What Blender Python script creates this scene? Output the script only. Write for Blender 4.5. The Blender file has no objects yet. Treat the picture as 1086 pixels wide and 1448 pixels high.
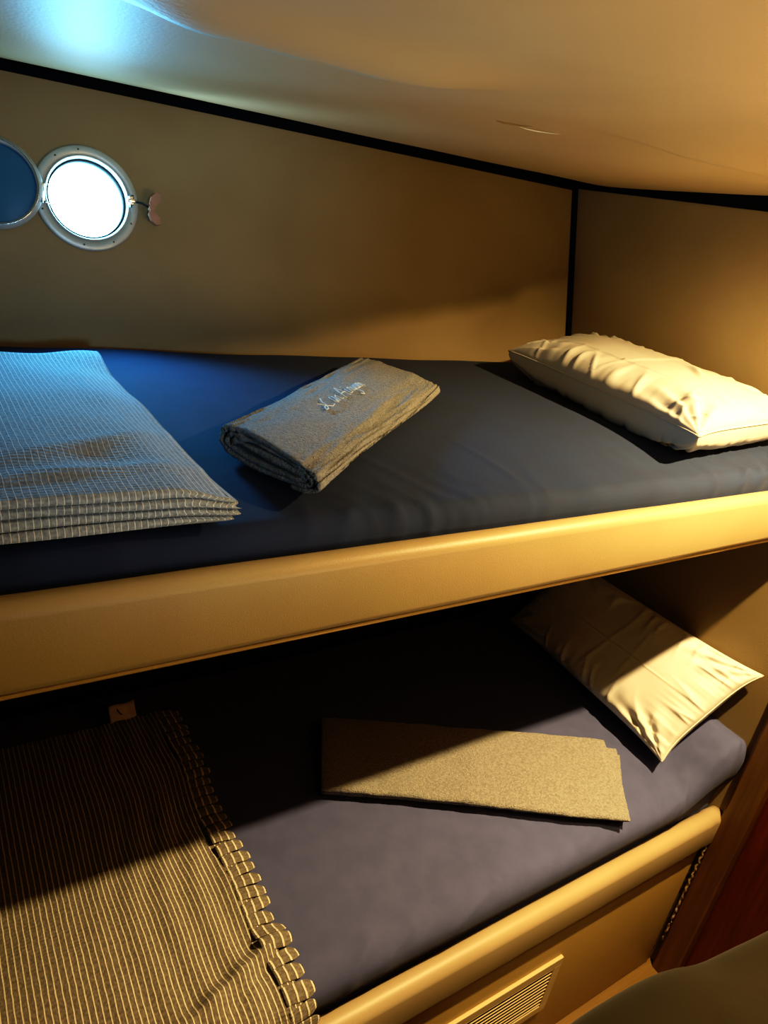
import bpy, bmesh, math, random
from mathutils import Vector, Matrix, noise
random.seed(7)
PI = math.pi
COL = bpy.context.scene.collection
Z0 = 1.495            # camera height above the cabin floor; coordinates below are written relative to the camera

# ------------------------------------------------------------------ camera frame
F = 1000.0
def nrm(v): return Vector(v).normalized()
AX = nrm((2089-543, 558-724, F))
_b = 2300.0
_a = -(F*F + (558-724)*_b)/(2089-543)
AD = nrm((_a, _b, F))
AY = AX.cross(AD).normalized()

# ------------------------------------------------------------------ materials
def mat(name, col, rough=.6, col2=None, nscale=8., bump=0., bscale=200., metal=0., sheen=0., spec=.5, emis=None, estr=0., detail=3., bdist=.002):
    m = bpy.data.materials.new(name); m.use_nodes = True
    nt = m.node_tree; N = nt.nodes; L = nt.links
    p = N['Principled BSDF']
    p.inputs['Base Color'].default_value = (*col, 1)
    p.inputs['Roughness'].default_value = rough
    p.inputs['Metallic'].default_value = metal
    p.inputs['Specular IOR Level'].default_value = spec
    if sheen:
        p.inputs['Sheen Weight'].default_value = sheen
        p.inputs['Sheen Roughness'].default_value = .5
    tc = N.new('ShaderNodeTexCoord')
    if col2:
        n = N.new('ShaderNodeTexNoise'); n.inputs['Scale'].default_value = nscale; n.inputs['Detail'].default_value = detail
        L.new(tc.outputs['Object'], n.inputs['Vector'])
        r = N.new('ShaderNodeValToRGB')
        r.color_ramp.elements[0].position = .35; r.color_ramp.elements[1].position = .65
        r.color_ramp.elements[0].color = (*col, 1); r.color_ramp.elements[1].color = (*col2, 1)
        L.new(n.outputs['Fac'], r.inputs['Fac']); L.new(r.outputs['Color'], p.inputs['Base Color'])
    if bump:
        n = N.new('ShaderNodeTexNoise'); n.inputs['Scale'].default_value = bscale; n.inputs['Detail'].default_value = 4
        L.new(tc.outputs['Object'], n.inputs['Vector'])
        b = N.new('ShaderNodeBump'); b.inputs['Strength'].default_value = bump; b.inputs['Distance'].default_value = bdist
        L.new(n.outputs['Fac'], b.inputs['Height']); L.new(b.outputs['Normal'], p.inputs['Normal'])
    if emis:
        p.inputs['Emission Color'].default_value = (*emis, 1); p.inputs['Emission Strength'].default_value = estr
    return m

def wood(name, c1, c2, rough=.3, axis=2, sc=3.):
    m = bpy.data.materials.new(name); m.use_nodes = True
    nt = m.node_tree; N = nt.nodes; L = nt.links; p = N['Principled BSDF']
    tc = N.new('ShaderNodeTexCoord'); mp = N.new('ShaderNodeMapping')
    s = [30, 30, 30]; s[axis] = 2.; mp.inputs['Scale'].default_value = s
    L.new(tc.outputs['Object'], mp.inputs['Vector'])
    n = N.new('ShaderNodeTexNoise'); n.inputs['Scale'].default_value = sc; n.inputs['Detail'].default_value = 5
    L.new(mp.outputs[0], n.inputs['Vector'])
    r = N.new('ShaderNodeValToRGB'); r.color_ramp.elements[0].position = .3; r.color_ramp.elements[1].position = .7
    r.color_ramp.elements[0].color = (*c1, 1); r.color_ramp.elements[1].color = (*c2, 1)
    L.new(n.outputs['Fac'], r.inputs['Fac']); L.new(r.outputs['Color'], p.inputs['Base Color'])
    p.inputs['Roughness'].default_value = rough
    return m

def stripe_mat(name, base, base2, line, pitch, width, weave=420.):
    """woven blanket: thin pale raised lines every `pitch` metres of the cloth's own U coordinate"""
    m = bpy.data.materials.new(name); m.use_nodes = True
    nt = m.node_tree; N = nt.nodes; L = nt.links; p = N['Principled BSDF']
    uv = N.new('ShaderNodeUVMap'); sep = N.new('ShaderNodeSeparateXYZ'); L.new(uv.outputs['UV'], sep.inputs[0])
    def mth(op, a, b=None):
        n = N.new('ShaderNodeMath'); n.operation = op
        for i, v in enumerate((a, b)):
            if v is None: continue
            if isinstance(v, (int, float)): n.inputs[i].default_value = v
            else: L.new(v, n.inputs[i])
        return n.outputs[0]
    nz = N.new('ShaderNodeTexNoise'); nz.inputs['Scale'].default_value = 60; L.new(uv.outputs['UV'], nz.inputs['Vector'])
    uu = mth('ADD', sep.outputs[0], mth('MULTIPLY', mth('SUBTRACT', nz.outputs['Fac'], .5), pitch*.22))
    fr = mth('FRACT', mth('DIVIDE', uu, pitch))
    d = mth('ABSOLUTE', mth('SUBTRACT', fr, .5))
    mr = N.new('ShaderNodeMapRange'); mr.interpolation_type = 'SMOOTHSTEP'
    mr.inputs['From Min'].default_value = width; mr.inputs['From Max'].default_value = width*1.7
    mr.inputs['To Min'].default_value = 1; mr.inputs['To Max'].default_value = 0
    L.new(d, mr.inputs['Value'])
    n2 = N.new('ShaderNodeTexNoise'); n2.inputs['Scale'].default_value = 260; n2.inputs['Detail'].default_value = 3
    L.new(uv.outputs['UV'], n2.inputs['Vector'])
    r = N.new('ShaderNodeValToRGB'); r.color_ramp.elements[0].position = .35; r.color_ramp.elements[1].position = .65
    r.color_ramp.elements[0].color = (*base, 1); r.color_ramp.elements[1].color = (*base2, 1)
    L.new(n2.outputs['Fac'], r.inputs['Fac'])
    mx = N.new('ShaderNodeMix'); mx.data_type = 'RGBA'
    L.new(mr.outputs[0], mx.inputs[0]); L.new(r.outputs['Color'], mx.inputs[6]); mx.inputs[7].default_value = (*line, 1)
    L.new(mx.outputs[2], p.inputs['Base Color'])
    # ribs + weave relief
    sn = mth('SINE', mth('MULTIPLY', sep.outputs[1], weave*2*PI/2))
    hh = mth('ADD', mth('MULTIPLY', mr.outputs[0], 1.0), mth('ADD', mth('MULTIPLY', sn, .12), mth('MULTIPLY', n2.outputs['Fac'], .9)))
    b = N.new('ShaderNodeBump'); b.inputs['Strength'].default_value = .8; b.inputs['Distance'].default_value = .0016
    L.new(hh, b.inputs['Height']); L.new(b.outputs['Normal'], p.inputs['Normal'])
    p.inputs['Roughness'].default_value = .95; p.inputs['Specular IOR Level'].default_value = .15
    p.inputs['Sheen Weight'].default_value = .15
    return m

M = {}
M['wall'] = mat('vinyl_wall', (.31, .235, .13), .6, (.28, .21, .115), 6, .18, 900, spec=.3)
M['ceil'] = mat('vinyl_ceiling', (.64, .50, .31), .5, (.60, .46, .28), 5, .25, 260, spec=.5, bdist=.001)
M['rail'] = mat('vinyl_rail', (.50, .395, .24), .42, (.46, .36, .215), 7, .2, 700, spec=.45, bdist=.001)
M['panel'] = mat('vinyl_panel', (.52, .36, .14), .5, (.48, .33, .125), 6, .15, 700, spec=.4)
M['black'] = mat('trim_black', (.004, .006, .012), .8, spec=.15)
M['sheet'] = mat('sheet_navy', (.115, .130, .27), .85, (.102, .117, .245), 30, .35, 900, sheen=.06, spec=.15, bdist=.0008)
M['sheetU'] = mat('sheet_navy_upper_dimmed', (.027, .042, .092), .85, (.027, .038, .083), 30, .35, 900, sheen=.05, spec=.15, bdist=.0008)  # navy sheet darkened: dimmer light on the upper bunk painted into the colour
M['pillowU'] = mat('pillow_cotton_upper_dimmed', (.50, .475, .43), .85, (.47, .445, .40), 12, .12, 60, sheen=.05, spec=.15)  # pillow cotton darkened to offset the nearer lamp, light put into the colour
M['railU'] = mat('vinyl_rail_upper_dimmed', (.42, .33, .18), .42, (.39, .30, .165), 7, .2, 700, spec=.4, bdist=.001)  # rail vinyl darkened against the strong lamp, dimming painted in
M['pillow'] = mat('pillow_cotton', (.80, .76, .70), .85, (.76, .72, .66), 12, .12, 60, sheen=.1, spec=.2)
M['towelA'] = mat('terry_grey', (.27, .27, .265), 1., (.40, .40, .39), 260, 1., 480, sheen=.3, spec=.1, bdist=.006)
M['towelB'] = mat('terry_sand', (.31, .30, .28), 1., (.45, .44, .415), 260, 1., 480, sheen=.2, spec=.1, bdist=.005)
M['blankA'] = stripe_mat('blanket_slate', (.22, .25, .27), (.36, .40, .42), (.70, .72, .72), .0052, .06)
M['blankB'] = stripe_mat('blanket_taupe', (.17, .15, .125), (.28, .25, .21), (.85, .80, .68), .0074, .085)
M['cloth_in'] = mat('blanket_side', (.07, .07, .07), 1., (.11, .105, .10), 200, .8, 500)
M['metal'] = mat('porthole_alloy', (.50, .54, .54), .42, (.44, .48, .48), 30, .1, 300, metal=.35)
M['chrome'] = mat('chrome', (.75, .78, .8), .18, metal=1.)
M['copper'] = mat('wing_metal', (.42, .25, .19), .5, (.36, .22, .17), 60, metal=.4)
M['rubber'] = mat('seal_rubber', (.01, .02, .03), .5)
M['screw'] = mat('screw_steel', (.10, .11, .11), .5, metal=.6)
M['lidglass'] = mat('lid_glass_blue', (.03, .13, .28), .15, (.035, .15, .31), 9, spec=.8)
M['day'] = mat('daylight_pane', (.8, .9, 1.), .2, emis=(.32, .74, 1.), estr=21.)
M['post'] = wood('post_wood', (.13, .065, .018), (.20, .10, .028), .38, 2)
M['door'] = wood('door_wood', (.10, .020, .004), (.17, .035, .007), .22, 2)
M['floor'] = wood('floor_wood', (.20, .12, .04), (.28, .17, .06), .4, 0)
M['vent'] = mat('vent_cream', (.66, .52, .30), .45, (.62, .49, .28), 20)
M['ventin'] = mat('vent_dark', (.02, .014, .008), .9)
M['brown'] = mat('brown_upholstery', (.020, .015, .010), .9, (.027, .021, .014), 7, .12, 200, sheen=.08, spec=.2)
M['white'] = mat('thread_white', (.78, .78, .74), .7)
M['mark'] = mat('ink_black', (.01, .01, .01), .8)
M['tag'] = mat('tag_cream', (.92, .84, .70), .8, (.85, .77, .62), 90)
M['scar'] = mat('torn_vinyl', (.95, .93, .85), .15)
M['scar2'] = mat('torn_vinyl_scuff', (.40, .27, .13), .6)  # brown scuffed vinyl beside the tear
M['cabin'] = mat('cabin_dark_lining', (.03, .018, .008), .9)
M['hull'] = mat('vinyl_hull_shaded', (.02, .012, .005), .8)  # shade under the upper bunk painted in as near-black

# ------------------------------------------------------------------ mesh helpers
def link(name, bm, m, parent=None, smooth=True, loc=None):
    me = bpy.data.meshes.new(name); bm.normal_update(); bm.to_mesh(me); bm.free()
    if smooth:
        for p in me.polygons: p.use_smooth = True
    o = bpy.data.objects.new(name, me); COL.objects.link(o)
    if m: me.materials.append(m)
    if parent:
        w = Vector((0, 0, 0)); q = parent
        while q: w += q.location; q = q.parent
        me.transform(Matrix.Translation(-w)); o.parent = parent
    else:
        xs = [v.co for v in me.vertices]
        mn = Vector([min(v[i] for v in xs) for i in range(3)]); mx = Vector([max(v[i] for v in xs) for i in range(3)])
        c = Vector(((mn.x+mx.x)/2, (mn.y+mx.y)/2, mn.z))
        me.transform(Matrix.Translation(-c)); o.location = c
    return o

def tag(o, label=None, cat=None, group=None, kind=None):
    if label: o['label'] = label
    if cat: o['category'] = cat
    if group: o['group'] = group
    if kind: o['kind'] = kind
    return o

def empty(name, loc, label, cat, group=None):
    o = bpy.data.objects.new(name, None); COL.objects.link(o); o.location = loc; o.empty_display_size = .05
    return tag(o, label, cat, group)

def box_bm(bm, lo, hi, bev=0., seg=3):
    r = bmesh.ops.create_cube(bm, size=1.)
    vs = r['verts']
    lo, hi = Vector(lo), Vector(hi)
    for v in vs:
        v.co = Vector([(lo[i]+hi[i])/2 + v.co[i]*(hi[i]-lo[i]) for i in range(3)])
    if bev:
        es = list({e for v in vs for e in v.link_edges})
        bmesh.ops.bevel(bm, geom=es, offset=bev, segments=seg, affect='EDGES', profile=.5)
    return bm
def box(lo, hi, bev=0., seg=3):
    return box_bm(bmesh.new(), lo, hi, bev, seg)

def grid(nu, nv, fn, uvfn=None, closed=False):
    bm = bmesh.new(); uvl = bm.loops.layers.uv.new('UVMap')
    V = [[bm.verts.new(fn(i/nu, j/nv)) for j in range(nv+1)] for i in range(nu+1)]
    for i in range(nu):
        for j in range(nv):
            f = bm.faces.new((V[i][j], V[i+1][j], V[i+1][j+1], V[i][j+1]))
            if uvfn:
                for l, (a, b) in zip(f.loops, ((i, j), (i+1, j), (i+1, j+1), (i, j+1))):
                    l[uvl].uv = uvfn(a/nu, b/nv)
    return bm

def extrude_profile(prof, xs, cap=True, fn=None, uv=None):
    """closed profile [(y,z)] swept along x stations; fn(x,y,z)->Vector"""
    bm = bmesh.new(); uvl = bm.loops.layers.uv.new('UVMap')
    fn = fn or (lambda x, y, z: Vector((x, y, z)))
    rows = [[bm.verts.new(fn(x, y, z)) for (y, z) in prof] for x in xs]
    n = len(prof)
    s = [0.]
    for k in range(n):
        a = prof[k]; b = prof[(k+1) % n]; s.append(s[-1]+math.hypot(a[0]-b[0], a[1]-b[1]))
    for i in range(len(xs)-1):
        for k in range(n):
            k2 = (k+1) % n
            f = bm.faces.new((rows[i][k], rows[i+1][k], rows[i+1][k2], rows[i][k2]))
            for l, (a, b) in zip(f.loops, ((xs[i], s[k]), (xs[i+1], s[k]), (xs[i+1], s[k+1]), (xs[i], s[k+1]))):
                l[uvl].uv = (a, b)
    if cap:
        bm.faces.new(rows[0]); bm.faces.new(list(reversed(rows[-1])))
    return bm

def rounded_rect(y0, z0, y1, z1, r, n=6):
    pts = []
    for cx, cy, a0 in ((y1-r, z0+r, -90), (y1-r, z1-r, 0), (y0+r, z1-r, 90), (y0+r, z0+r, 180)):
        for k in range(n+1):
            a = math.radians(a0+90*k/n); pts.append((cx+r*math.cos(a), cy+r*math.sin(a)))
    return pts

def tube_bm(bm, pts, r, n=8, closed=False, cap=True):
    pts = [Vector(p) for p in pts]; rings = []
    up0 = Vector((.3, .2, 1)).normalized()
    N_ = len(pts)
    for i, p in enumerate(pts):
        a = pts[(i-1) % N_] if (closed or i > 0) else pts[i]
        b = pts[(i+1) % N_] if (closed or i < N_-1) else pts[i]
        t = (b-a).normalized(); s = t.cross(up0)
        if s.length < 1e-4: s = t.cross(Vector((1, 0, 0)))
        s.normalize(); u = s.cross(t).normalized()
        rr = r(i/(N_-1)) if callable(r) else r
        rings.append([bm.verts.new(p + s*rr*math.cos(2*PI*k/n) + u*rr*math.sin(2*PI*k/n)) for k in range(n)])
    R_ = range(N_) if closed else range(N_-1)
    for i in R_:
        A, B = rings[i], rings[(i+1) % N_]
        for k in range(n):
            bm.faces.new((A[k], A[(k+1) % n], B[(k+1) % n], B[k]))
    if cap and not closed:
        bm.faces.new(list(reversed(rings[0]))); bm.faces.new(rings[-1])
    return bm

def fbm(x, y, z=0., s=1., oct=3):
    v = 0; a = 1.
    for k in range(oct):
        v += a*noise.noise(Vector((x*s, y*s, z*s))); s *= 2.1; a *= .5
    return v
def sstep(a, b, x):
    if a == b: return 1. if x > a else 0.
    t = max(0., min(1., (x-a)/(b-a))); return t*t*(3-2*t)

# ------------------------------------------------------------------ room dimensions (camera at origin)
FLOOR = -Z0
XR = 1.32                      # bulkhead at the head of the bunks
XL = -.75
UY, UTOP, UBOT = .49, -.303, -.386     # upper padded rail
UM = -.272                     # upper mattress top
LY, LTOP = .455, -1.025        # lower padded rail
LM = -.922                     # lower mattress top
def hull_y(z): return 1.19 + .29*(z+.23)
def back_y(z): return hull_y(z) if z > UBOT-.01 else LYB
LYB = 1.140
def ceil_z(x): return .100 + .015*x

# ---- setting
def struct(name, bm, m, smooth=False, parent=None):
    o = link(name, bm, m, parent, smooth)
    if not parent: o['kind'] = 'structure'
    return o
struct('floor', box((XL-.06, -1.3, FLOOR-.05), (XR+.4, 1.25, FLOOR)), M['floor'])

# hull side wall with a real round opening for the porthole
PC = Vector((.248, 0, -.064)); PC.y = hull_y(PC.z)
HN = Vector((0, -1, .29)).normalized()           # wall normal facing the cabin
HU = Vector((0, .29, 1)).normalized()            # up the wall
def on_hull(dx, du, out=0.): return PC + Vector((dx, 0, 0)) + HU*du + HN*out
RH = .0635
def hull_bm():
    bm = bmesh.new(); n = 64
    x0, x1 = XL-PC.x, XR+.02-PC.x
    u0 = (UBOT-.004-PC.z)/HU.z; u1 = (.16-PC.z)/HU.z
    def rect_pt(a):
        c, s = math.cos(a), math.sin(a); t = 1e9
        if c > 1e-9: t = min(t, x1/c)
        if c < -1e-9: t = min(t, x0/c)
        if s > 1e-9: t = min(t, u1/s)
        if s < -1e-9: t = min(t, u0/s)
        return (t*c, t*s)
    angs = sorted(set([round(2*PI*k/n, 6) for k in range(n)] + [round(math.atan2(v, u) % (2*PI), 6) for u in (x0, x1) for v in (u0, u1)]))
    rings = []
    inner_back = [bm.verts.new(on_hull(RH*math.cos(a), RH*math.sin(a), -.05)) for a in angs]
    inner = [bm.verts.new(on_hull(RH*math.cos(a), RH*math.sin(a))) for a in angs]
    outer = [bm.verts.new(on_hull(*rect_pt(a))) for a in angs]
    outer_b = [bm.verts.new(on_hull(*rect_pt(a), -.05)) for a in angs]
    K = len(angs)
    for seq in ((inner_back, inner), (inner, outer), (outer, outer_b), (outer_b, inner_back)):
        for k in range(K):
            bm.faces.new((seq[0][k], seq[0][(k+1) % K], seq[1][(k+1) % K], seq[1][k]))
    return bm
struct('wall_back', hull_bm(), M['wall'])
struct('wall_right', box((XR, .458, FLOOR), (XR+.05, 1.40, .44)), M['wall'])
struct('wall_left', box((XL-.05, -1.3, FLOOR), (XL, 1.4, .5)), M['cabin'])
struct('wall_front', box((XL-.05, -1.35, FLOOR), (XR+.4, -1.3, .5)), M['cabin'])
# bulkhead ahead of the post: dark varnished door
d1 = struct('door_1', box((XR+.012, -1.3, FLOOR), (XR+.05, .405, .35), .003), M['door'])

# wooden post with a scuffed edge
def post_bm():
    bm = bmesh.new()
    zs = [FLOOR+(.2-FLOOR)*k/60 for k in range(61)]
    rows = []
    for z in zs:
        w = .0012*fbm(0, 0, z, 25)
        w2 = .0012*fbm(5, 0, z, 31)
        prof = [(XR-.012, .456+w), (XR-.014, .452+w), (XR-.014, .408+w2), (XR-.012, .404+w2), (XR+.04, .404), (XR+.04, .4575)]
        rows.append([bm.verts.new((a, b, z)) for a, b in prof])
    for i in range(60):
        for k in range(6):
            bm.faces.new((rows[i][k], rows[i][(k+1) % 6], rows[i+1][(k+1) % 6], rows[i+1][k]))
    bm.faces.new(rows[-1]); bm.faces.new(list(reversed(rows[0])))
    bmesh.ops.recalc_face_normals(bm, faces=bm.faces)
    return bm
struct('trim_1', post_bm(), M['post'])

# ceiling: padded vinyl that bulges over the trim and has two soft creases
def crease(x, y, x0, x1, ya, yb, depth, w):
    t = (x-x0)/(x1-x0)
    if t < -.1 or t > 1.1: return 0.
    yc = ya+(yb-ya)*t
    env = sstep(-.08, .25, t)*sstep(1.08, .7, t)
    d = y-yc
    # slack vinyl hangs as a fold: sharp towards the trim, gentle towards the cabin
    return -depth*env*(math.exp(-(d/w)**2*6) if d > 0 else math.exp(-(d/(w*4.))**2*2))
def ceil_fn(u, v):
    x = XL-.02 + (XR+.42-XL)*u
    y = -1.32 + (1.318+1.32)*v
    z = ceil_z(x)
    z += .10*sstep(.9, -.6, y)*0 + .02*sstep(1.1, .2, y)
    # rounded pillow edge near the trim
    e = 1.287-y
    z -= .007*sstep(.55, .10, e)*(1-sstep(.10, .0, e)*.6)
    if e < .05: z += .012*((.05-max(e, -.01))/.05)**2
    z += crease(x, y, .13, .50, .655, .615, .016, .022)
    z += crease(x, y, .72, 1.30, .665, .60, .009, .03)
    z += .003*fbm(x, y, 0, 2.2, 2)
    return Vector((x, y, z))
cb = grid(230, 330, ceil_fn)
co = struct('ceiling', cb, M['ceil'], smooth=True)
co.modifiers.new('sol', 'SOLIDIFY').thickness = .03; co.modifiers['sol'].offset = 1.
# unseen lamp well added above the head end to set the spot further off
def well_y(x): return .42+.574*(x-.74)
bmw = bmesh.new(); bmw.from_mesh(co.data); off0 = co.location
kill = [f for f in bmw.faces if .74 < (f.calc_center_median()+off0).x < 1.30 and -.12 < (f.calc_center_median()+off0).y < well_y((f.calc_center_median()+off0).x)]
bmesh.ops.delete(bmw, geom=kill, context='FACES'); bmw.to_mesh(co.data); bmw.free()
bm = bmesh.new()
ring = [(.735, -.13), (1.308, -.13), (1.308, well_y(1.308)+.008), (.735, well_y(.735)+.008)]
lo_ = [bm.verts.new((a, b, .128)) for a, b in ring]; hi_ = [bm.verts.new((a, b, .42)) for a, b in ring]
for k in range(4): bm.faces.new((lo_[k], lo_[(k+1) % 4], hi_[(k+1) % 4], hi_[k]))
bm.faces.new(hi_)
bmesh.ops.recalc_face_normals(bm, faces=bm.faces)
well = struct('added_lamp_well', bm, M['cabin'])
md = well.modifiers.new('sol', 'SOLIDIFY'); md.thickness = .012; md.offset = 1.
# pale tear in the ceiling vinyl
def scar(w, l, off, dz, name, m):
    def fn(u, v):
        t = u*2-1; s = v*2-1
        x = .672+off + t*l; y = .772 + t*-.010 - .010*t*t + s*w*(1-t*t)**.5
        c = ceil_fn((x-XL+.02)/(XR+.42-XL), (y+1.32)/(2.638))
        return Vector((x, y, c.z-dz-.0012*(1-s*s)*(1-t*t)))
    o = link(name, grid(24, 6, fn), m, co); o['label'] = 'pale torn sliver in the vinyl' if m is M['scar'] else 'brown scuff beside the tear'
scar(.0028, .030, .022, .0006, 'tear', M['scar'])
scar(.004, .022, -.022, .0003, 'scuff', M['scar2'])

# black trims
def strip(name, p0, p1, width_dir, w, nrm_, t):
    p0, p1 = Vector(p0), Vector(p1); wd = Vector(width_dir).normalized()*w/2; nn = Vector(nrm_).normalized()*t
    bm = bmesh.new()
    vs = [bm.verts.new(q) for q in (p0-wd, p1-wd, p1+wd, p0+wd, p0-wd+nn, p1-wd+nn, p1+wd+nn, p0+wd+nn)]
    for f in ((3, 2, 1, 0), (4, 5, 6, 7), (0, 1, 5, 4), (1, 2, 6, 5), (2, 3, 7, 6), (3, 0, 4, 7)):
        bm.faces.new([vs[k] for k in f])
    bmesh.ops.recalc_face_normals(bm, faces=bm.faces)
    bmesh.ops.bevel(bm, geom=list(bm.edges), offset=.0012, segments=2, affect='EDGES')
    return struct(name, bm, M['black'])
def trimz(x): return .0985 + .0115*(x-.14)/1.18+.004
strip('trim_2', (XL, hull_y(trimz(XL)), trimz(XL)), (XR, hull_y(trimz(XR)), trimz(XR)), HU, .034, HN, .004)
strip('trim_3', (XR, 1.30, .118), (XR, .46, .108), (0, 0, 1), .030, (-1, 0, 0), .004)
strip('trim_4', (XR-.006, hull_y(-.40)-.001, -.40), (XR-.006, hull_y(.112)-.001, .112), (1, 0, 0), .020, (0, -1, .29), .004)

# upright wall behind the lower bunk; shade painted into its near-black colour
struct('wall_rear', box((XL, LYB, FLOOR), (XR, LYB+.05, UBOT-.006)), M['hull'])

# ------------------------------------------------------------------ porthole (open, hinged lid swung to the left)
port = empty('porthole', on_hull(0, 0, 0), 'round alloy porthole glowing with white daylight in the back wall', 'porthole')
def ring_bm(prof, n=96, c=(0, 0), sq=1.):
    """prof: closed list (radius, out)"""
    bm = bmesh.new(); rows = []
    for k in range(n):
        a = 2*PI*k/n
        rows.append([bm.verts.new(on_hull(c[0]+r*math.cos(a), c[1]+r*math.sin(a)*sq, o)) for r, o in prof])
    m_ = len(prof)
    for k in range(n):
        A, B = rows[k], rows[(k+1) % n]
        for j in range(m_):
            bm.faces.new((A[j], A[(j+1) % m_], B[(j+1) % m_], B[j]))
    bmesh.ops.recalc_face_normals(bm, faces=bm.faces)
    return bm
link('flange', ring_bm([(.0605, .0005), (.0745, .0005), (.0758, .0015), (.0755, .003), (.0735, .0045), (.0605, .0062)]), M['metal'], port)
link('inner_rim', ring_bm([(.0545, -.02), (.0612, -.02), (.0612, .0070), (.0604, .0080), (.0592, .0078), (.0586, .006), (.0562, .000)]), M['metal'], port)
link('seal', ring_bm([(.0535, -.022), (.0562, -.022), (.0562, .000), (.0545, .0005)]), M['rubber'], port)
bm = bmesh.new()
cv = bm.verts.new(on_hull(0, 0, -.014)); rr = [bm.verts.new(on_hull(.0548*math.cos(2*PI*k/64), .0548*math.sin(2*PI*k/64), -.014)) for k in range(64)]
for k in range(64): bm.faces.new((cv, rr[k], rr[(k+1) % 64]))
pane = link('pane', bm, M['day'], port, smooth=False); pane['label'] = 'glowing white pane'
for a in (98, 128, 262, 300, 335, 200):
    bm = bmesh.new(); a = math.radians(a)
    for k in range(2):
        pass
    c = on_hull(.0685*math.cos(a), .0685*math.sin(a), .0046)
    r = bmesh.ops.create_uvsphere(bm, u_segments=12, v_segments=8, radius=.0019)
    for v in r['verts']: v.co = c + Vector((v.co.x, v.co.y*.5, v.co.z))
    link('screw', bm, M['screw'], port)
# latch lug, bolt and wing nut at the right
bm = bmesh.new()
box_bm(bm, (-.004, -.003, -.007), (.004, .003, .007), .0015)
box_bm(bm, (-.007, -.006, -.002), (.006, .001, .003), .001)
for v in bm.verts: v.co = on_hull(.0625, .004, .012) + v.co
tube_bm(bm, [on_hull(.061, -.006, .014), on_hull(.0645, .012, .013)], .0022, 10)
link('latch_lug', bm, M['chrome'], port)
bm = bmesh.new(); tube_bm(bm, [on_hull(.064, .003, .013), on_hull(.078, .001, .018), on_hull(.092, -.006, .020)], .0016, 10)
link('latch_bolt', bm, M['rubber'], port)
bm = bmesh.new()
def wing(s):
    pts = [(0, 0), (.004, .004), (.010, .010), (.017, .011), (.0185, .005), (.014, -.001), (.006, -.004)]
    fr, bk = [], []
    for a, b in pts:
        fr.append(bm.verts.new(on_hull(.092+b*1.25-(.002 if s < 0 else 0), -.006+s*a*1.3, .025)))
        bk.append(bm.verts.new(on_hull(.092+b*1.25-(.002 if s < 0 else 0), -.006+s*a*1.3, .017)))
    n = len(pts)
    bm.faces.new(fr); bm.faces.new(list(reversed(bk)))
    for k in range(n): bm.faces.new((fr[k], bk[k], bk[(k+1) % n], fr[(k+1) % n]))
wing(1); wing(-1)
tube_bm(bm, [on_hull(.091, -.005, .014), on_hull(.091, -.005, .027)], .0048, 14)
bmesh.ops.recalc_face_normals(bm, faces=bm.faces)
w = link('wing_nut', bm, M['copper'], port, smooth=False); w['label'] = 'pinkish brown wing nut'
# hinge
bm = bmesh.new()
box_bm(bm, (-.0045, -.004, -.0125), (.0045, .003, .0125), .0012)
for v in bm.verts: v.co = on_hull(-.0655, -.001, .010) + v.co
tube_bm(bm, [on_hull(-.0665, -.017, .015), on_hull(-.0665, .015, .015)], .0022, 10)
tube_bm(bm, [on_hull(-.062, -.0145, .011), on_hull(-.056, -.0165, .008)], .0016, 8)
tube_bm(bm, [on_hull(-.062, .011, .011), on_hull(-.057, .012, .008)], .0016, 8)
link('hinge', bm, M['chrome'], port)
# open lid
LC = (-.1265, .004)
def tilt(bm):
    piv = on_hull(-.066, 0, .014); rot = Matrix.Rotation(math.radians(-9), 4, HU)
    for v in bm.verts: v.co = piv + rot @ (v.co - piv)
    return bm
lid = link('lid', tilt(ring_bm([(.0545, .010), (.0625, .010), (.0635, .013), (.0630, .017), (.0600, .018), (.0592, .0205), (.0565, .0205), (.0545, .018)], c=LC)), M['metal'], port)
lid['label'] = 'round frame swung open to the left'
bm = bmesh.new(); rr = []
for ring in range(0, 7):
    r = .0552*ring/6
    rr.append([bm.verts.new(on_hull(LC[0]+r*math.cos(2*PI*k/64), LC[1]+r*math.sin(2*PI*k/64), .013+.003*(1-(ring/6)**2))) for k in range(64)] if ring else [bm.verts.new(on_hull(LC[0], LC[1], .016))])
for k in range(64): bm.faces.new((rr[0][0], rr[1][k], rr[1][(k+1) % 64]))
for i in range(1, 6):
    for k in range(64): bm.faces.new((rr[i][k], rr[i+1][k], rr[i+1][(k+1) % 64], rr[i][(k+1) % 64]))
g = link('lid_glass', tilt(bm), M['lidglass'], lid); g['label'] = 'dark blue glass of the open lid'
link('lid_rim', tilt(ring_bm([(.0572, .0200), (.0588, .0200), (.0588, .0222), (.0572, .0222)], c=LC)), M['chrome'], lid)

# ------------------------------------------------------------------ bunks
xs_rail = [XL+.002+(XR-.016-XL)*k/80 for k in range(81)]
ub = empty('upper_bunk', (.3, .80, UBOT), 'upper bunk shelf with a long tan padded vinyl front rail', 'bunk')
prof = rounded_rect(UY, UBOT, UY+.026, UTOP, .012, 8)
def rail_fn(x, y, z):
    t = (z-UBOT)/(UTOP-UBOT)
    y2 = y - (.004*math.sin(PI*max(0, min(1, t))) if y < UY+.013 else 0)
    return Vector((x, y2 + .0008*fbm(x, z, 0, 6), z + .0012*noise.noise(Vector((x*3, 0, 1)))))
xs_u = [XL+.002+(XR-.004-XL)*k/120 for k in range(121)]
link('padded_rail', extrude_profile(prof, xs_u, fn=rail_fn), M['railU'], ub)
link('rail_piping', tube_bm(bmesh.new(), [(x, UY+.006, UBOT-.0015) for x in xs_u], .0022, 8), M['panel'], ub)
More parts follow.
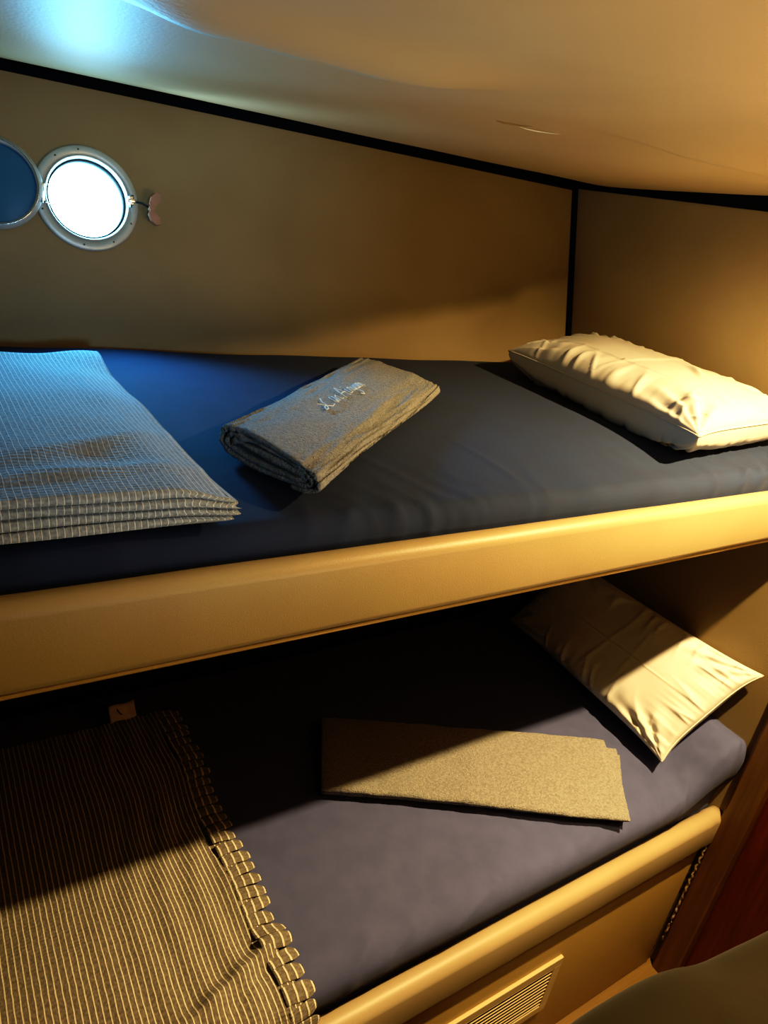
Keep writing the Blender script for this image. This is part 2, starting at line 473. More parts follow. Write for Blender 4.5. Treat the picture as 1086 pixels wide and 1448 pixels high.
link('base_board', box((XL+.002, UY+.027, UBOT), (XR-.002, hull_y(UBOT)-.004, UBOT+.018), .002), M['cabin'], ub)

lb = empty('lower_bunk', (.3, .80, FLOOR), 'lower bunk base with a tan padded rail and vent above the floor', 'bunk')
profl = rounded_rect(LY, LTOP-.088, LY+.034, LTOP, .016, 8)
def railfl(x, y, z):
    # the vinyl flattens and puckers where it meets the post
    k = sstep(XR-.10, XR-.02, x)
    t = (z-(LTOP-.088))/.088
    return Vector((x, y - (.006*math.sin(PI*max(0, min(1, t))) if y < LY+.017 else 0) + .002*k*noise.noise(Vector((x*60, z*20, 0))), z+.0015*noise.noise(Vector((x*3, 2, 1)))))
xs_l = [XL+.002+(XR-.003-XL)*k/140 for k in range(141)]
link('padded_rail', extrude_profile(profl, xs_l, fn=railfl), M['rail'], lb)
link('front_panel', box((XL+.002, LY+.012, FLOOR+.002), (XR-.016, LY+.030, LTOP-.080), .002), M['panel'], lb)
# loose welt along the post
bm = bmesh.new()
pts = [(XR-.0165+.0018*math.sin(k*1.7)+.0015*noise.noise(Vector((k*.7, 0, 0))), LY+.004-.003*abs(math.sin(k*.9)), LTOP-.02-.36*k/60) for k in range(61)]
tube_bm(bm, pts, lambda t: .0022+.0016*abs(noise.noise(Vector((t*40, 3, 1)))), 8)
link('edge_welt', bm, M['rail'], lb)
link('base_board', box((XL+.002, LY+.036, -1.075), (XR-.002, LYB-.003, -1.06), .002), M['cabin'], lb)
# vent grille
VX0, VX1, VZ0, VZ1 = .585, .921, -1.372, -1.219
VYF = LY+.012
bm = bmesh.new()
fr = .020
for lo, hi in (((VX0, VZ0), (VX1, VZ0+fr)), ((VX0, VZ1-fr), (VX1, VZ1)), ((VX0, VZ0+fr-.001), (VX0+fr, VZ1-fr+.001)), ((VX1-fr, VZ0+fr-.001), (VX1, VZ1-fr+.001))):
    box_bm(bm, (lo[0], VYF-.007, lo[1]), (hi[0], VYF, hi[1]), .0012, 2)
vent = link('vent_grille', bm, M['vent'], lb, smooth=False)
vent['label'] = 'cream louvred air vent'
link('vent_back', box((VX0+fr, VYF-.0012, VZ0+fr), (VX1-fr, VYF-.0004, VZ1-fr)), M['ventin'], vent, smooth=False)
ns = 10
for k in range(ns):
    z = VZ0+fr+(VZ1-VZ0-2*fr)*(k+.5)/ns
    bm = box((VX0+fr-.002, -.0009, -.0028), (VX1-fr+.002, .0009, .0028), .0004, 1)
    for v in bm.verts:
        y_, z_ = v.co.y, v.co.z
        v.co.y = VYF-.0046 + y_*.93 - z_*.45; v.co.z = z + z_*.9 + y_*.35
    link('slat', bm, M['vent'], vent, smooth=False)

# ------------------------------------------------------------------ mattresses
def mattress(name, top, bot, yf, yb, label, crown, rad, wr, rise=0.):
    """fitted-sheet mattress, closed loop profile swept in x, with pulled wrinkles"""
    n = 10; prof = []
    for k in range(n+1):
        a = math.radians(180-90*k/n); prof.append((yf+rad+rad*math.cos(a), top-rad+rad*math.sin(a)))
    for k in range(1, 46): prof.append((yf+rad+(yb-.02-yf-rad)*k/46, top))
    for k in range(n+1):
        a = math.radians(90-90*k/n); prof.append((yb-.02+.02*math.cos(a), top-.02+.02*math.sin(a)))
    yq = yb if rise else hull_y(bot)-.016
    prof.append((yq, bot)); prof.append((yf+.004, bot))
    for k in range(1, 8): prof.append((yf, bot+(top-rad-bot)*k/8))
    x0, x1 = XL+.004, XR-.004
    xs = [x0+(x1-x0)*k/420 for k in range(421)]
    def fn(x, y, z):
        d = z-bot; hgt = top-bot
        f = max(0, d/hgt)
        t = sstep(yf, yf+.25, y)
        z2 = z - crown*(1-t)**2*f + .003*fbm(x, y, 0, 3.5, 2)*f
        y2 = y
        # end rounding at the bulkhead
        e = sstep(x1-.035, x1, x)
        z2 += rise*sstep(x1-.15, x1-.02, x)*f - .006*e*e*f
        w = wr(x, y, f)
        z2 += w*f; 
        if y < yf+rad: y2 += -w*.8*f - (.025*sstep(x1-.12, x1-.01, x)*f*f*.5 + .020*sstep(.30, .65, f) if rise else 0)
        return Vector((x, y2, z2))
    bm = extrude_profile(prof, xs, fn=fn)
    bmesh.ops.recalc_face_normals(bm, faces=bm.faces)
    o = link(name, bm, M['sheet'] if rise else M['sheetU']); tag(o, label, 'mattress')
    return o
def ridge(x, y, x0, y0, ang, ln, wd, h):
    c, s = math.cos(ang), math.sin(ang)
    a = (x-x0)*c+(y-y0)*s; b = -(x-x0)*s+(y-y0)*c
    return h*math.exp(-(a/ln)**2)*math.exp(-(b/wd)**2)
def rn(x, y, ang, along, across, seed):
    """ridged noise folds running in direction ang"""
    c, q = math.cos(ang), math.sin(ang)
    a = x*c+y*q; b = -x*q+y*c
    v = noise.noise(Vector((a*along, b*across, seed)))
    return max(0., 1-abs(v)*3.2)**2
def wr_u(x, y, f):
    front = sstep(.68, .51, y)
    g = sstep(.86, 1.18, x)*front
    w = .0080*g*(rn(x, y, .45, 5, 34, 1)-.2)
    w += .0022*front*sstep(.16, .0, abs(x-.44))*(rn(x, y, 1.95, 6, 30, 3)-.2)
    w += .0026*front*(rn(x, y, 1.2, 3, 14, 8)-.3)
    w += ridge(x, y, .45, .60, 1.9, .07, .006, .0022)+ridge(x, y, .60, .62, 1.6, .08, .007, .0014)
    w += .0012*noise.noise(Vector((x*9, y*6, 2)))
    return w
def wr_l(x, y, f):
    front = sstep(.60, .47, y)
    w = .0020*front*noise.noise(Vector((x*12, y*7, 5)))
    w += .0042*sstep(1.0, 1.22, x)*sstep(.66, .50, y)*(rn(x, y, .85, 5, 32, 11)-.2)
    w += .0020*front*(rn(x, y, .25, 3, 22, 15)-.3)
    w += ridge(x, y, .56, .47, .35, .05, .006, .003)+ridge(x, y, .44, .50, .6, .05, .006, .003)
    return w
mattress('mattress', UM, UBOT+.0185, UY+.0275, 1.166, 'navy sheeted mattress on the upper bunk below the porthole', .006, .022, wr_u)
mattress('mattress', LM, -1.0595, LY+.0355, LYB-.006, 'navy sheeted mattress on the lower bunk, half in shadow', .014, .034, wr_l, .09)
def um_z(x, y):
    t = sstep(UY+.0275, UY+.2775, y); return UM-.006*(1-t)**2
def lm_z(x, y):
    t = sstep(LY+.0355, LY+.2855, y); return LM-.014*(1-t)**2+.09*sstep(XR-.154, XR-.024, x)

# ------------------------------------------------------------------ pillows
def pillow(A, Fc, C, B, T, Tb, ground, label, seed, creases, group, bulge_out=.03, wmax=XR-.006, long_seam=True):
    A, Fc, C, B = map(Vector, (A, Fc, C, B))
    root = empty('pillow', ((A+Fc+C+B)/4).xy.to_3d()+Vector((0, 0, ground(0, .8))), label, 'pillow', group)
    nrmv = (C-A).cross(B-Fc); nrmv.normalize()
    if nrmv.z < 0: nrmv = -nrmv
    n = 160
    def prof(u, v):   # u,v in -1..1
        e = max(0., (1-abs(u)**2.6))*max(0., (1-abs(v)**2.6))
        return e**.42
    def mid(u, v):
        pu = u*(1-.055*(1-u*u*0)*(1-abs(v)**4)*abs(u)**3); pv = v*(1-.07*(1-abs(u)**4)*abs(v)**3)
        s, t = (pu+1)/2, (pv+1)/2
        return (A*(1-s)*(1-t) + Fc*s*(1-t) + C*s*t + B*(1-s)*t)
    def wrk(u, v, side):
        eu, ev = abs(u), abs(v)
        w = 0
        edge_v = sstep(.25, .93, ev)*(1-sstep(.985, 1., ev)); edge_u = sstep(.55, .93, eu)*(1-sstep(.985, 1., eu))
        ph = seed*3.1
        w += edge_v*.0055*max(0, 1-abs(noise.noise(Vector((u*5.5+v*.8+ph, v*.8, seed+20))))*4.5)**2 + edge_u*.0055*max(0, 1-abs(noise.noise(Vector((v*5+ph, u*.8, seed+30))))*4.5)**2
        w += edge_v*.0030*(noise.noise(Vector((u*7.5+ph, v*1.2, seed)))+.7*noise.noise(Vector((u*15+ph, v*2, seed+4))))
        w += edge_u*.0032*(noise.noise(Vector((v*6.5+ph, u*1.2, seed+9)))+.7*noise.noise(Vector((v*13+ph, u*2, seed+2))))
        # tension folds radiating from the corners
        for cu in (-1, 1):
            for cv in (-1, 1):
                du, dv = u-cu, v-cv; r = math.hypot(du, dv); a = math.atan2(abs(dv), abs(du))
                w += .0050*math.exp(-((r-.32)/.24)**2)*math.sin(a*13+seed+cu*2+cv)
        w += .0045*noise.noise(Vector((u*2+seed, v*2, 3)))
        for (u0, v0, ang, ln, wd, h) in creases:
            w += ridge(u, v, u0, v0, ang, ln, wd, h)
        return w
    def surf(s, t, side):
        u, v = s*2-1, t*2-1
        m_ = mid(u, v); p = prof(u, v)
        off = (T if side > 0 else -Tb)*(p if side > 0 else p**.6)
        if side > 0: off += wrk(u, v, side)*min(1, p*1.6)
        else: off += wrk(u, v, side)*min(1, p*1.6)*.8
        q = m_ + nrmv*off
        g = ground(q.x, q.y)+.0025
        if q.z < g: q.z = g + (.0 if side < 0 else .0015)
        hy = back_y(q.z)-.006
        if q.y > hy: q.y = hy
        if q.x > wmax: q.x = wmax
        return q
    bm = bmesh.new()
    top = [[None]*(n+1) for _ in range(n+1)]; bot = [[None]*(n+1) for _ in range(n+1)]
    def dens(i): # denser near the borders
        s = i/n; return .5-.5*math.cos(PI*s)*(.55)-.5*(1-2*s)*.45
    for i in range(n+1):
        for j in range(n+1):
            s, t = dens(i), dens(j)
            b = i in (0, n) or j in (0, n)
            top[i][j] = bm.verts.new(surf(s, t, 1)); bot[i][j] = top[i][j] if b else bm.verts.new(surf(s, t, -1))
    for i in range(n):
        for j in range(n):
            bm.faces.new((top[i][j], top[i+1][j], top[i+1][j+1], top[i][j+1]))
            q = (bot[i][j], bot[i][j+1], bot[i+1][j+1], bot[i+1][j])
            if len(set(q)) == 4:
                try: bm.faces.new(q)
                except ValueError: pass
    bmesh.ops.recalc_face_normals(bm, faces=bm.faces)
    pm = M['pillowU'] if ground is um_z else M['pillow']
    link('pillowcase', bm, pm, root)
    bm = bmesh.new(); pts = []
    for k in range(160):
        t = (k/160)*4; e = int(t); fq = t-e
        s_, t_ = [(fq, 0), (1, fq), (1-fq, 1), (0, 1-fq)][e]
        q = surf(s_, t_, 1); pts.append(q + Vector((0, 0, .0006)))
    tube_bm(bm, pts, .0016, 6, closed=True)
    link('seam', bm, pm, root)
    return root
pillow((.985, 1.035, -.222), (.915, .548, -.226), (1.270, .580, -.222), (1.290, 1.120, -.205), .044, .062, um_z,
       'plump white pillow on the upper bunk against the right bulkhead', 1.3,
       [(.05, -.15, 1.45, .85, .012, .0035), (-.15, -.45, .05, .6, .016, .0035), (.45, .1, 2.5, .25, .03, .005), (.35, .2, 2.2, .3, .025, .004)], 'white pillows')
pillow((1.182, 1.030, -.885), (1.150, .535, -.895), (1.305, .492, -.70), (1.305, 1.000, -.705), .040, .038, lm_z,
       'white pillow leaning at the head of the lower bunk, crossed by a shadow edge', 4.1,
       [(-.05, 0, 0.03, .9, .012, .0022), (.0, -.1, 1.5, .8, .014, .0026), (.25, .1, 1.62, .6, .014, .002)], 'white pillows')

# ------------------------------------------------------------------ upper towel: rolled flat, spiral end towards the viewer
tw = empty('towel', (.46, .77, UM), 'grey terry towel rolled flat with white embroidery on the upper bunk', 'towel')
P0, P1 = Vector((.288, .610, 0)), Vector((.668, .952, 0))
ax_ = (P1-P0).normalized(); sd = Vector((ax_.y, -ax_.x, 0))   # sd: to the right/front
LT = (P1-P0).length; HW0, HH = .072, .0185
def twr(t):      # half width along its length: wider at the far end
    return HW0*(1.0+.16*sstep(.15, .9, t))
def tw_pt(t, a, b, thick):
    """t 0..1 along, (a,b) in unit section"""
    hw = twr(t)
    skew = -.035*a                                      # ends are not square
    sag = 1.-.28*sstep(.35, 1., t)
    p = P0 + ax_*(LT*t+skew) + sd*(a*hw)
    z = UM + .004 + HH*sag + b*HH*sag*(1-.25*a) 
    z += -.004*math.sin(t*PI*1.3)*(b > 0)*.7
    z += .0035*fbm(p.x, p.y, b, 9, 2)*(1 if b > 0 else .15)
    return Vector((p.x, p.y, max(z, um_z(p.x, p.y)+.003)))
def sup(a, r, n=3.0):
    c, s = math.cos(a), math.sin(a)
    return (math.copysign(abs(c)**(2/2.3), c)*r, math.copysign(abs(s)**(2/2.6), s))
turns = 2.7; NS = 360; bm = bmesh.new(); NTT = 90
cl = []
for k in range(NS+1):
    f = k/NS; ang = -PI*.35 + f*turns*2*PI
    lay = 1-f*.84                                        # section shrinks inwards
    c, s = sup(ang, 1.)
    # flat section: width shrinks slowly, height quickly
    cl.append((c*(1-f*.34)-.0*f, s*lay))
th_a = .020; th_b = .088
def off(k, sgn):
    a = cl[max(0, k-1)]; b = cl[min(NS, k+1)]
    dx, dy = (b[0]-a[0])*HW0, (b[1]-a[1])*HH; l = math.hypot(dx, dy) or 1
    nx, ny = dy/l, -dx/l; h = .0023*sgn
    return (cl[k][0]+nx*h/HW0, cl[k][1]+ny*h/HH)
loop = [off(k, 1) for k in range(NS+1)] + [off(k, -1) for k in range(NS, -1, -1)]
rows = []
for i in range(NTT+1):
    t = i/NTT
    rows.append([bm.verts.new(tw_pt(t, a, b, 0) + ax_*(.0035*noise.noise(Vector((a*3, b*3, 1)))*(1 if i in (0, NTT) else 0))) for a, b in loop])
L_ = len(loop)
for i in range(NTT):
    for k in range(L_):
        bm.faces.new((rows[i][k], rows[i+1][k], rows[i+1][(k+1) % L_], rows[i][(k+1) % L_]))
for rw, rev in ((rows[0], False), (rows[-1], True)):     # ribbon ends as a quad strip
    for k in range(NS):
        q = [rw[k], rw[k+1], rw[L_-2-k], rw[L_-1-k]]
        bm.faces.new(q if not rev else q[::-1])
bmesh.ops.recalc_face_normals(bm, faces=bm.faces)
cloth = link('terry_cloth', bm, M['towelA'], tw)
def pile(o, s, sc):
    tx = bpy.data.textures.new('pile', 'CLOUDS'); tx.noise_scale = sc; tx.noise_depth = 2
    d = o.modifiers.new('pile', 'DISPLACE'); d.texture = tx; d.strength = s; d.mid_level = .5; d.texture_coords = 'LOCAL'
def top_of_towel(t, a):
    # outer turn: find b for given a on the superellipse
    c = min(.999, abs(a)); s = (1-c**2.3)**(1/2.6)
    return tw_pt(t, a, s, 0)+Vector((0, 0, .0021))
# embroidered script: loose hand-drawn strokes in a (along, up) frame
strokes = [
 [(0, .9), (.25, .55), (.45, .25), (.7, .05), (1.0, .12)], [(.75, 1.05), (.5, .75), (.42, .4), (.2, .1), (-.05, .1), (.1, .35), (.4, .4)],
 [(1.35, .75), (1.3, .35), (1.45, .08), (1.6, .35)], [(1.62, .7), (1.6, .1)], [(1.75, .1), (1.8, .5), (2.0, .65), (2.1, .1), (2.25, .12)],
 [(2.45, 0), (2.6, .65), (2.85, 1.15), (2.95, .55), (3.05, .0)], [(2.5, .45), (2.75, .5), (3.1, .45)],
 [(3.3, .6), (3.3, .1), (3.5, .1)], [(3.3, .9), (3.32, .95)], [(3.6, .1), (3.62, .6), (3.8, .6), (3.85, .1)],
 [(4.05, .55), (4.0, .2), (4.2, .1), (4.3, .55), (4.3, -.3), (4.1, -.5), (3.9, -.3)],
 [(4.5, .6), (4.5, .15), (4.7, .1), (4.75, .6), (4.8, .1)], [(4.95, .1), (4.95, .6), (5.1, .6), (5.2, .1), (5.3, .55), (5.45, .55), (5.5, .1)]]
bm = bmesh.new()
for st in strokes:
    pts = []
    for i in range(len(st)-1):
        for q in range(4):
            f = q/4; pts.append((st[i][0]*(1-f)+st[i+1][0]*f, st[i][1]*(1-f)+st[i+1][1]*f))
    pts.append(st[-1])
    P = [top_of_towel(.33+x*.054, -.02-(y-.3)*.30) + Vector((0, 0, .001)) for x, y in pts]
    tube_bm(bm, P, .00065, 6)
e = link('embroidery', bm, M['white'], tw); e['label'] = 'white stitched script'

# ------------------------------------------------------------------ lower towel: long folded slab, layered right end
tw2 = empty('towel', (.75, .70, LM), 'sandy grey terry towel folded long and flat on the lower bunk', 'towel')
def slab(c00, c10, c11, c01, z0, z1, seed, name, lab=None, rad=.5):
    """c00 left-front, c10 right-front, c11 right-back, c01 left-back"""
    c = [Vector((a, b, 0)) for a, b in (c00, c10, c11, c01)]
    def bil(u, v): return c[0]*(1-u)*(1-v)+c[1]*u*(1-v)+c[2]*u*v+c[3]*(1-u)*v
    NU, NV, NR = 150, 50, 8
    h = (z1-z0)/2; zc = (z0+z1)/2
    prof = []                                           # section across: (v-offset in metres, z)
    bm = bmesh.new(); rows = []
    for i in range(NU+1):
        u = i/NU
        row = []
        def add(v, dz, dv):
            p = bil(u, v); d = (bil(u, 1)-bil(u, 0)).normalized()
            p = p + d*dv
            g = lm_z(p.x, p.y)-LM
            wob = .0022*fbm(p.x, p.y, seed, 14, 2)
            k = 1. if dz > 0 else .1
            edge = 1-.35*(sstep(.03, 0, u)+sstep(.97, 1, u))
            row.append(bm.verts.new(Vector((p.x+ .001*noise.noise(Vector((p.y*60, seed, 0))), p.y+.0015*noise.noise(Vector((p.x*40, seed, 7))), zc+dz*h*edge+g+wob*k))))
        for j in range(NV+1): add(j/NV, 1, 0)
        for k in range(1, NR): a = PI*k/NR; add(1, math.cos(a), h*math.sin(a))
        for j in range(NV+1): add(1-j/NV, -1, 0)
        for k in range(1, NR): a = PI*k/NR; add(0, -math.cos(a), -h*math.sin(a))
        rows.append(row)
    n = len(rows[0])
    for i in range(NU):
        for k in range(n): bm.faces.new((rows[i][k], rows[i+1][k], rows[i+1][(k+1) % n], rows[i][(k+1) % n]))
    bm.faces.new(rows[0]); bm.faces.new(rows[-1][::-1])
    bmesh.ops.recalc_face_normals(bm, faces=bm.faces)
    o = link(name, bm, M['towelB'], tw2)
    if lab: o['label'] = lab
    return o
zb = LM+.0025
slab((.520, .745), (1.000, .487), (1.108, .598), (.585, .885), zb, zb+.0085, 1, 'bottom_fold')
slab((.512, .742), (.994, .478), (1.104, .606), (.584, .887), zb+.009, zb+.0175, 2, 'middle_fold')
slab((.508, .740), (.985, .474), (1.085, .626), (.586, .889), zb+.018, zb+.028, 3, 'top_fold')
for o in list(tw2.children) : pile(o, .0022, .004)
pile(cloth, .0014, .0045)

# ------------------------------------------------------------------ upper blanket: folded stack, four front folds
UB_R = .213
ubk = empty('blanket', (-.2, .76, UM), 'slate grey pinstriped blanket folded in a thick stack on the upper bunk', 'blanket')
NL, PIT, TH = 8, .0043, .0018
zb = UM+.004
def serp():
    cpts = []
    yf, yb = .522, 1.015
    for l in range(NL):
        z = zb+TH+PIT*l
        fwd = (l % 2 == 0)          # even layer runs back -> front
        ys = [yb+(yf-yb)*k/60 for k in range(61)]
        if not fwd: ys = ys[::-1]
        cpts += [(y, z) for y in ys]
        if l < NL-1:
            yy = yf if fwd else yb; sg = -1 if fwd else 1
            for k in range(1, 8):
                a = PI*k/8; cpts.append((yy+sg*PIT*.9*math.sin(a), z+PIT/2-PIT/2*math.cos(a)))
    return cpts
cp = serp(); NCP = len(cp)
def offp(k, s):
    a = cp[max(0, k-1)]; b = cp[min(NCP-1, k+1)]; dx, dy = b[0]-a[0], b[1]-a[1]; l = math.hypot(dx, dy) or 1
    return (cp[k][0]-dy/l*TH*s, cp[k][1]+dx/l*TH*s)
lp = [offp(k, 1) for k in range(NCP)]+[offp(k, -1) for k in range(NCP-1, -1, -1)]
xs_b = [XL+.03+(UB_R-XL-.03)*k/150 for k in range(151)]
def ub_fn(x, y, z):
    f = max(0, (z-zb)/(NL*PIT))
    r = sstep(UB_R-.06, UB_R, x)
    h = .004*fbm(x, y, 0, 7, 2) + .006*math.exp(-((x-.06)/.05)**2-((y-.62)/.05)**2) - .006*math.exp(-((x-.13)/.035)**2-((y-.60)/.03)**2)
    h += ridge(x, y, .10, .565, .15, .08, .010, .005) + ridge(x, y, .12, .63, .5, .07, .010, .004)
    h += .012*math.exp(-((x-UB_R)/.03)**2-((y-1.0)/.05)**2) - .006*math.exp(-((x-.12)/.06)**2-((y-1.0)/.05)**2)
    h -= .010*r*r                                                        # right edge sinks
    # fewer layers reach the back left
    z2 = z + h*f - .010*f*sstep(.6, 1.0, y)
    x2 = x + (.0035*math.sin(z*900)+.002*noise.noise(Vector((y*9, z*300, 0))))*r + .012*r*sstep(.62, .5, y)*math.sin(PI*min(1, f))
    x2 += -.010*r*(sstep(.9, 1.02, y)*0)
    y2 = y + .0016*math.sin(x*25+z*200)*sstep(.6, .52, y)
    return Vector((x2, y2, max(z2, um_z(x, y)+.0015)))
bm = extrude_profile(lp, xs_b, cap=False, fn=ub_fn)
bm.verts.ensure_lookup_table()
n = len(lp)
for base in (0, len(xs_b)-1):
    off_ = base*n
    for k in range(NCP-1):
        try: bm.faces.new([bm.verts[off_+k], bm.verts[off_+k+1], bm.verts[off_+n-2-k], bm.verts[off_+n-1-k]])
        except ValueError: pass
bmesh.ops.recalc_face_normals(bm, faces=bm.faces)
link('folded_cloth', bm, M['blankA'], ubk)
# the outer edge rolls round the right hand side as a soft hem
bm = bmesh.new()
pts = [ub_fn(UB_R, .520+(.49)*k/60, zb+NL*PIT-.004) + Vector((.000, 0, -.001)) for k in range(61)]
tube_bm(bm, pts, .0022, 8)
link('hem', bm, M['cloth_in'], ubk)

# ------------------------------------------------------------------ lower blanket: striped throw with looped fringe
lbk = empty('blanket', (-.1, .72, LM), 'taupe blanket with cream pinstripes and a looped fringe on the lower bunk', 'blanket')
LB_R = .340
YB_ = 1.042
def lb_path(v):     # distance from the back edge -> (y,z) over the mattress front
    L1 = YB_-.512
    if v < L1: return (YB_-v, lm_z(0, YB_-v))
    s = v-L1; R = .052
    a = s/R
    if a < PI/2*.92: return (.512-R*math.sin(a)*.95, lm_z(0, .512)-R*(1-math.cos(a)))
    s2 = s-R*PI/2*.92; a = PI/2*.92
    return (.512-R*math.sin(a)*.95-.02*s2, lm_z(0, .512)-R*(1-math.cos(a))-s2)
LV = YB_-.512+.115
def lb_fn(u, v, lift=0.):
    x = XL+.03+(LB_R-XL-.03)*u; d = LV*v
    y, z = lb_path(d)
    near = sstep(.05, .30, x)
    wv = .0030*math.sin(d*27+1.2+x*9)*near*sstep(.05, .15, d) + .004*math.sin(d*12+.5)*near + .010*(d/LV-.5)*near
    x2 = x + wv
    h = .0035 + .0022*(fbm(x*1.0, y, 0, 12, 2)+.6) + .0022*near*math.sin(x*140+d*14+2*math.sin(d*20))*sstep(.02, .12, x)
    # bunch at the front corner: a long lapped fold running diagonally
    t = (x-.20)/.16
    yy = .545 - .06*(1-t)
    if -.4 < t < 1.1:
        q = (y-yy)
        h += .012*sstep(-.4, .3, t)*math.exp(-((q-.010)/.012)**2) - .002*math.exp(-((q+.008)/.006)**2)
    h = max(h, .002)
    nx = sstep(.512, .465, y)                # push outwards where it hangs down
    return Vector((x2, y - h*nx - .004*nx, z + h*(1-nx*.8) + lift))
bm = grid(420, 300, lambda u, v: lb_fn(u, v), lambda u, v: (XL+.03+(LB_R-XL-.03)*u, LV*v))
o = link('woven_cloth', bm, M['blankB'], lbk)
s_ = o.modifiers.new('sol', 'SOLIDIFY'); s_.thickness = .0022; s_.offset = 1.
NF = 31
for k in range(NF):
    v0 = (k+.5)/NF*.97+.005
    w = LV/NF*.43
    rnd = random.Random(k); tilt_ = rnd.uniform(-.25, .25); ext = .019+rnd.uniform(-.004, .005)
    bm = bmesh.new(); uvl = bm.loops.layers.uv.new('UVMap')
    n1, n2 = 18, 8
    V = []
    for i in range(n1+1):
        s = i/n1
        row = []
        for j in range(n2+1):
            q = j/n2*2-1
            # tongue outline: rounded tip, then loops back underneath
            if s < .72:
                a = s/.72; dx = -.022 + (ext+.022)*a; ww = w*(1 if a < .72 else math.sqrt(max(.03, 1-((a-.72)/.285)**2)))
                lift = .0026+.0012*math.sin(a*PI) - .001*a
            else:
                a = (s-.72)/.28; dx = ext-.012*a; ww = w*.45*(1+a*.5); lift = .0005-.0012*a+.001
            d = v0*LV + q*ww + tilt_*dx*.6
            p = lb_fn(1., d/LV)
            bx_ = XL+.03+(LB_R-XL-.03)
            y, z = lb_path(d)
            nx = sstep(.512, .465, y)
            row.append(bm.verts.new(Vector((p.x+dx, p.y-nx*lift, max(p.z, z+.001)+lift*(1-nx)- (.004*sstep(0, .03, dx))*(1-nx)+.0008*(1-q*q)))))
        V.append(row)
    for i in range(n1):
        for j in range(n2):
            f = bm.faces.new((V[i][j], V[i+1][j], V[i+1][j+1], V[i][j+1]))
            for l, (a, b) in zip(f.loops, ((i, j), (i+1, j), (i+1, j+1), (i, j+1))):
                l[uvl].uv = (.46+a/n1*.036, b/n2*.02)
    o = link('fringe_loop', bm, M['blankB'], lbk)
    s_ = o.modifiers.new('sol', 'SOLIDIFY'); s_.thickness = .0016; s_.offset = 0
# cream label at the far hem
bm = grid(16, 4, lambda u, v: Vector((.240+.046*u, 1.034+.022*v+.004*u, LM+.009+.020*v+.0015*math.sin(u*7))))
o = link('cloth_tag', bm, M['tag'], lbk); o['label'] = 'small cream tag at the far hem'
o.modifiers.new('sol', 'SOLIDIFY').thickness = .0008
bm = tube_bm(bmesh.new(), [(.2545, 1.0505, LM+.0245), (.2575, 1.0440, LM+.0200), (.2615, 1.0410, LM+.0175)], .0009, 6)
link('ink_mark', bm, M['mark'], o)

# ------------------------------------------------------------------ brown padded seat at the near right
seat = empty('padded_seat', (1.0, -.05, FLOOR), 'rounded brown upholstered seat at the near right beside the lower bunk', 'seat')
SZ = -.808
def seat_top(x, y):
    z = SZ
    z -= .020*sstep(.79, .68, x) 
    z += .012*math.sin(x*9+1.0)*0
    return z
def seat_bm():
    """super-ellipsoid like soft block, outline bumps follow the upholstery"""
    bm = bmesh.new(); NU, NV = 120, 60
    x0, x1, y0, y1 = .37, 1.30, -.42, .280
    cx, cy = (x0+x1)/2, (y0+y1)/2; hx, hy = (x1-x0)/2, (y1-y0)/2
    rows = []
    for j in range(NV+1):
        ph = PI/2*(1 - j/NV*1.0)         # top pole to the equator, then skirt
        rows_j = []
        for i in range(NU):
            a = 2*PI*i/NU
            cr = math.cos(ph)**.45 if ph < PI/2-1e-6 else 0.
            c, s = math.cos(a), math.sin(a)
            r = (abs(c)**4.5+abs(s)**4.5)**(-1/4.5)
            X = cx+hx*c*r*cr; Y = cy+hy*s*r*cr
            Z = SZ-.16+.16*math.sin(ph)**.6
            Z -= .05*sstep(.62, .37, X)
            Y -= .050*sstep(.60, 1.05, X)
            Z += .010*math.exp(-((X-.76)/.06)**2) - .008*math.exp(-((X-.84)/.05)**2) + .006*fbm(X, Y, 0, 5, 2)
            rows_j.append(bm.verts.new((X, Y, Z)))
        rows.append(rows_j)
    low = [bm.verts.new((v.co.x, v.co.y, FLOOR+.13)) for v in rows[-1]]
    rows.append(low)
    for j in range(len(rows)-1):
        for i in range(NU):
            bm.faces.new((rows[j][i], rows[j+1][i], rows[j+1][(i+1) % NU], rows[j][(i+1) % NU]))
    bm.faces.new(low)
    bmesh.ops.remove_doubles(bm, verts=bm.verts, dist=1e-5)
    bmesh.ops.recalc_face_normals(bm, faces=bm.faces)
    return bm
link('cushion', seat_bm(), M['brown'], seat)
link('plinth', box((.62, -.38, FLOOR+.0005), (1.27, .20, FLOOR+.131), .004), M['door'], seat)

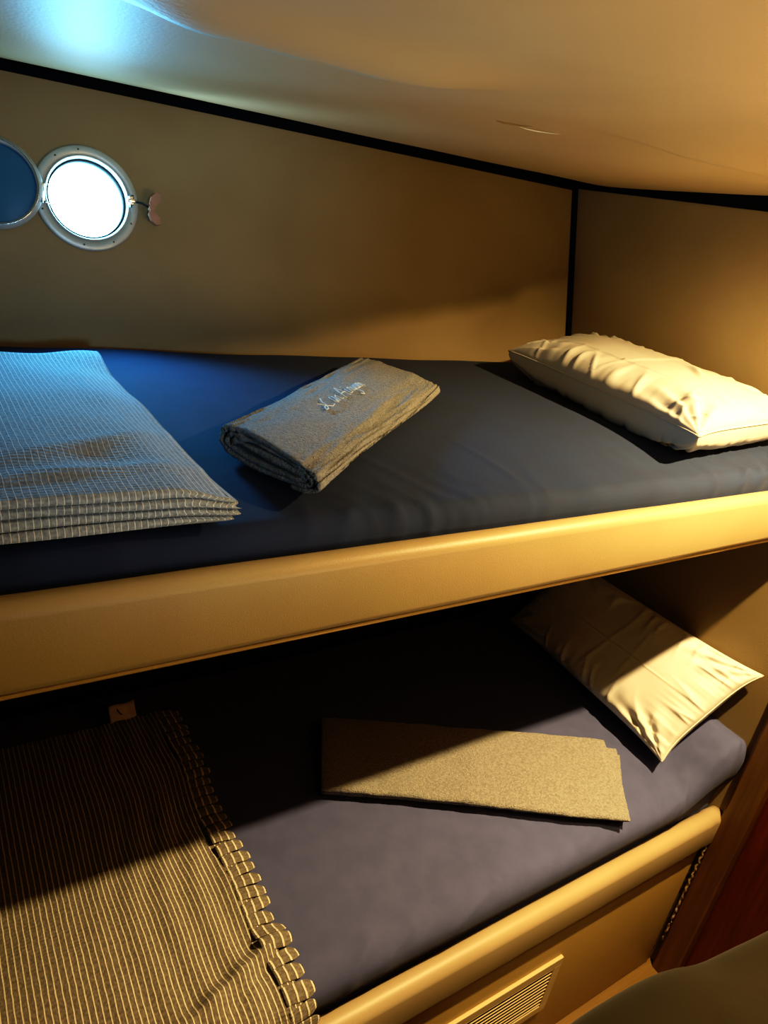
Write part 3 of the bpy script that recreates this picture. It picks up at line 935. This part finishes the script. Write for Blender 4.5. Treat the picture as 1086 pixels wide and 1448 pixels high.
# ------------------------------------------------------------------ lights
def light(name, kind, loc, energy, col, size=None, aim=None, **kw):
    l = bpy.data.lights.new(name, kind); l.energy = energy; l.color = col
    for k, v in kw.items(): setattr(l, k, v)
    if size is not None:
        if kind == 'AREA': l.size = size
        else: l.shadow_soft_size = size
    o = bpy.data.objects.new(name, l); COL.objects.link(o); o.location = loc
    if aim: o.rotation_euler = (Vector(aim)-Vector(loc)).to_track_quat('-Z', 'Y').to_euler()
    return o
WARM = (1., .71, .32)
light('cabin_spot_light', 'SPOT', (1.08, .176, .32), 130, WARM, .014, (1.08, .42, -1.), spot_size=math.radians(125), spot_blend=1.)
light('ceiling_fill_light', 'AREA', (.72, -.25, -.30), 7.5, (1., .73, .36), .45, (.70, .12, .5))  # added warm fill to brighten the ceiling, made-up source
light('panel_fill_light', 'SPOT', (.92, .06, -.05), 11, WARM, .05, (.95, .46, -1.3), spot_size=math.radians(42), spot_blend=1.)  # added fill for the lower front panel and floor, no such lamp known
light('daylight_beam', 'SPOT', on_hull(0, 0, .008), 17, (.08, .52, 1.), .045, (.26, .70, -.27), spot_size=math.radians(110), spot_blend=1.)
light('daylight_skim', 'SPOT', on_hull(.02, .02, .03), 3.2, (.45, .80, 1.), .05, (.60, 1.13, .115), spot_size=math.radians(80), spot_blend=1.)
light('wall_fill_light', 'SPOT', (.0, -.9, .02), 36, (.44, .74, 1.), .06, PC+Vector((.03,0,.07)), spot_size=math.radians(31), spot_blend=1.)  # added cool fill on the porthole ring and wall, invented source

w = bpy.data.worlds.new('w'); bpy.context.scene.world = w; w.use_nodes = True
w.node_tree.nodes['Background'].inputs[0].default_value = (.9, .7, .4, 1)
w.node_tree.nodes['Background'].inputs[1].default_value = .0

# ------------------------------------------------------------------ camera
cam = bpy.data.cameras.new('camera'); co_ = bpy.data.objects.new('camera', cam); COL.objects.link(co_)
cam.sensor_fit = 'VERTICAL'; cam.sensor_height = 24.; cam.lens = 24.*F/1448.; cam.clip_start = .02
W = lambda v: Vector(v)
ex = Vector((AX[0], AY[0], -AD[0])); ey = -Vector((AX[1], AY[1], -AD[1])); ez = -Vector((AX[2], AY[2], -AD[2]))
mw = Matrix(((ex.x, ey.x, ez.x, 0), (ex.y, ey.y, ez.y, 0), (ex.z, ey.z, ez.z, 0), (0, 0, 0, 1)))
co_.matrix_world = mw
bpy.context.scene.camera = co_

wb = bpy.data.objects['wall_back']
tilt_a = math.atan2(.29, 1.)
wb.data.transform(Matrix.Rotation(tilt_a, 4, 'X')); wb.rotation_euler.x = -tilt_a
# put the floor at z = 0
for o in bpy.context.scene.objects:
    if o.parent is None: o.location.z += Z0

vs = bpy.context.scene.view_settings
vs.view_transform = 'Standard'; vs.look = 'None'; vs.exposure = 0.
vs.use_curve_mapping = True
cm = vs.curve_mapping; c = cm.curves[3]
c.points[0].location = (0., 0.); c.points[-1].location = (1., 1.)
c.points.new(.03, .0115); c.points.new(.25, .23); c.points.new(.6, .66)
cm.update()
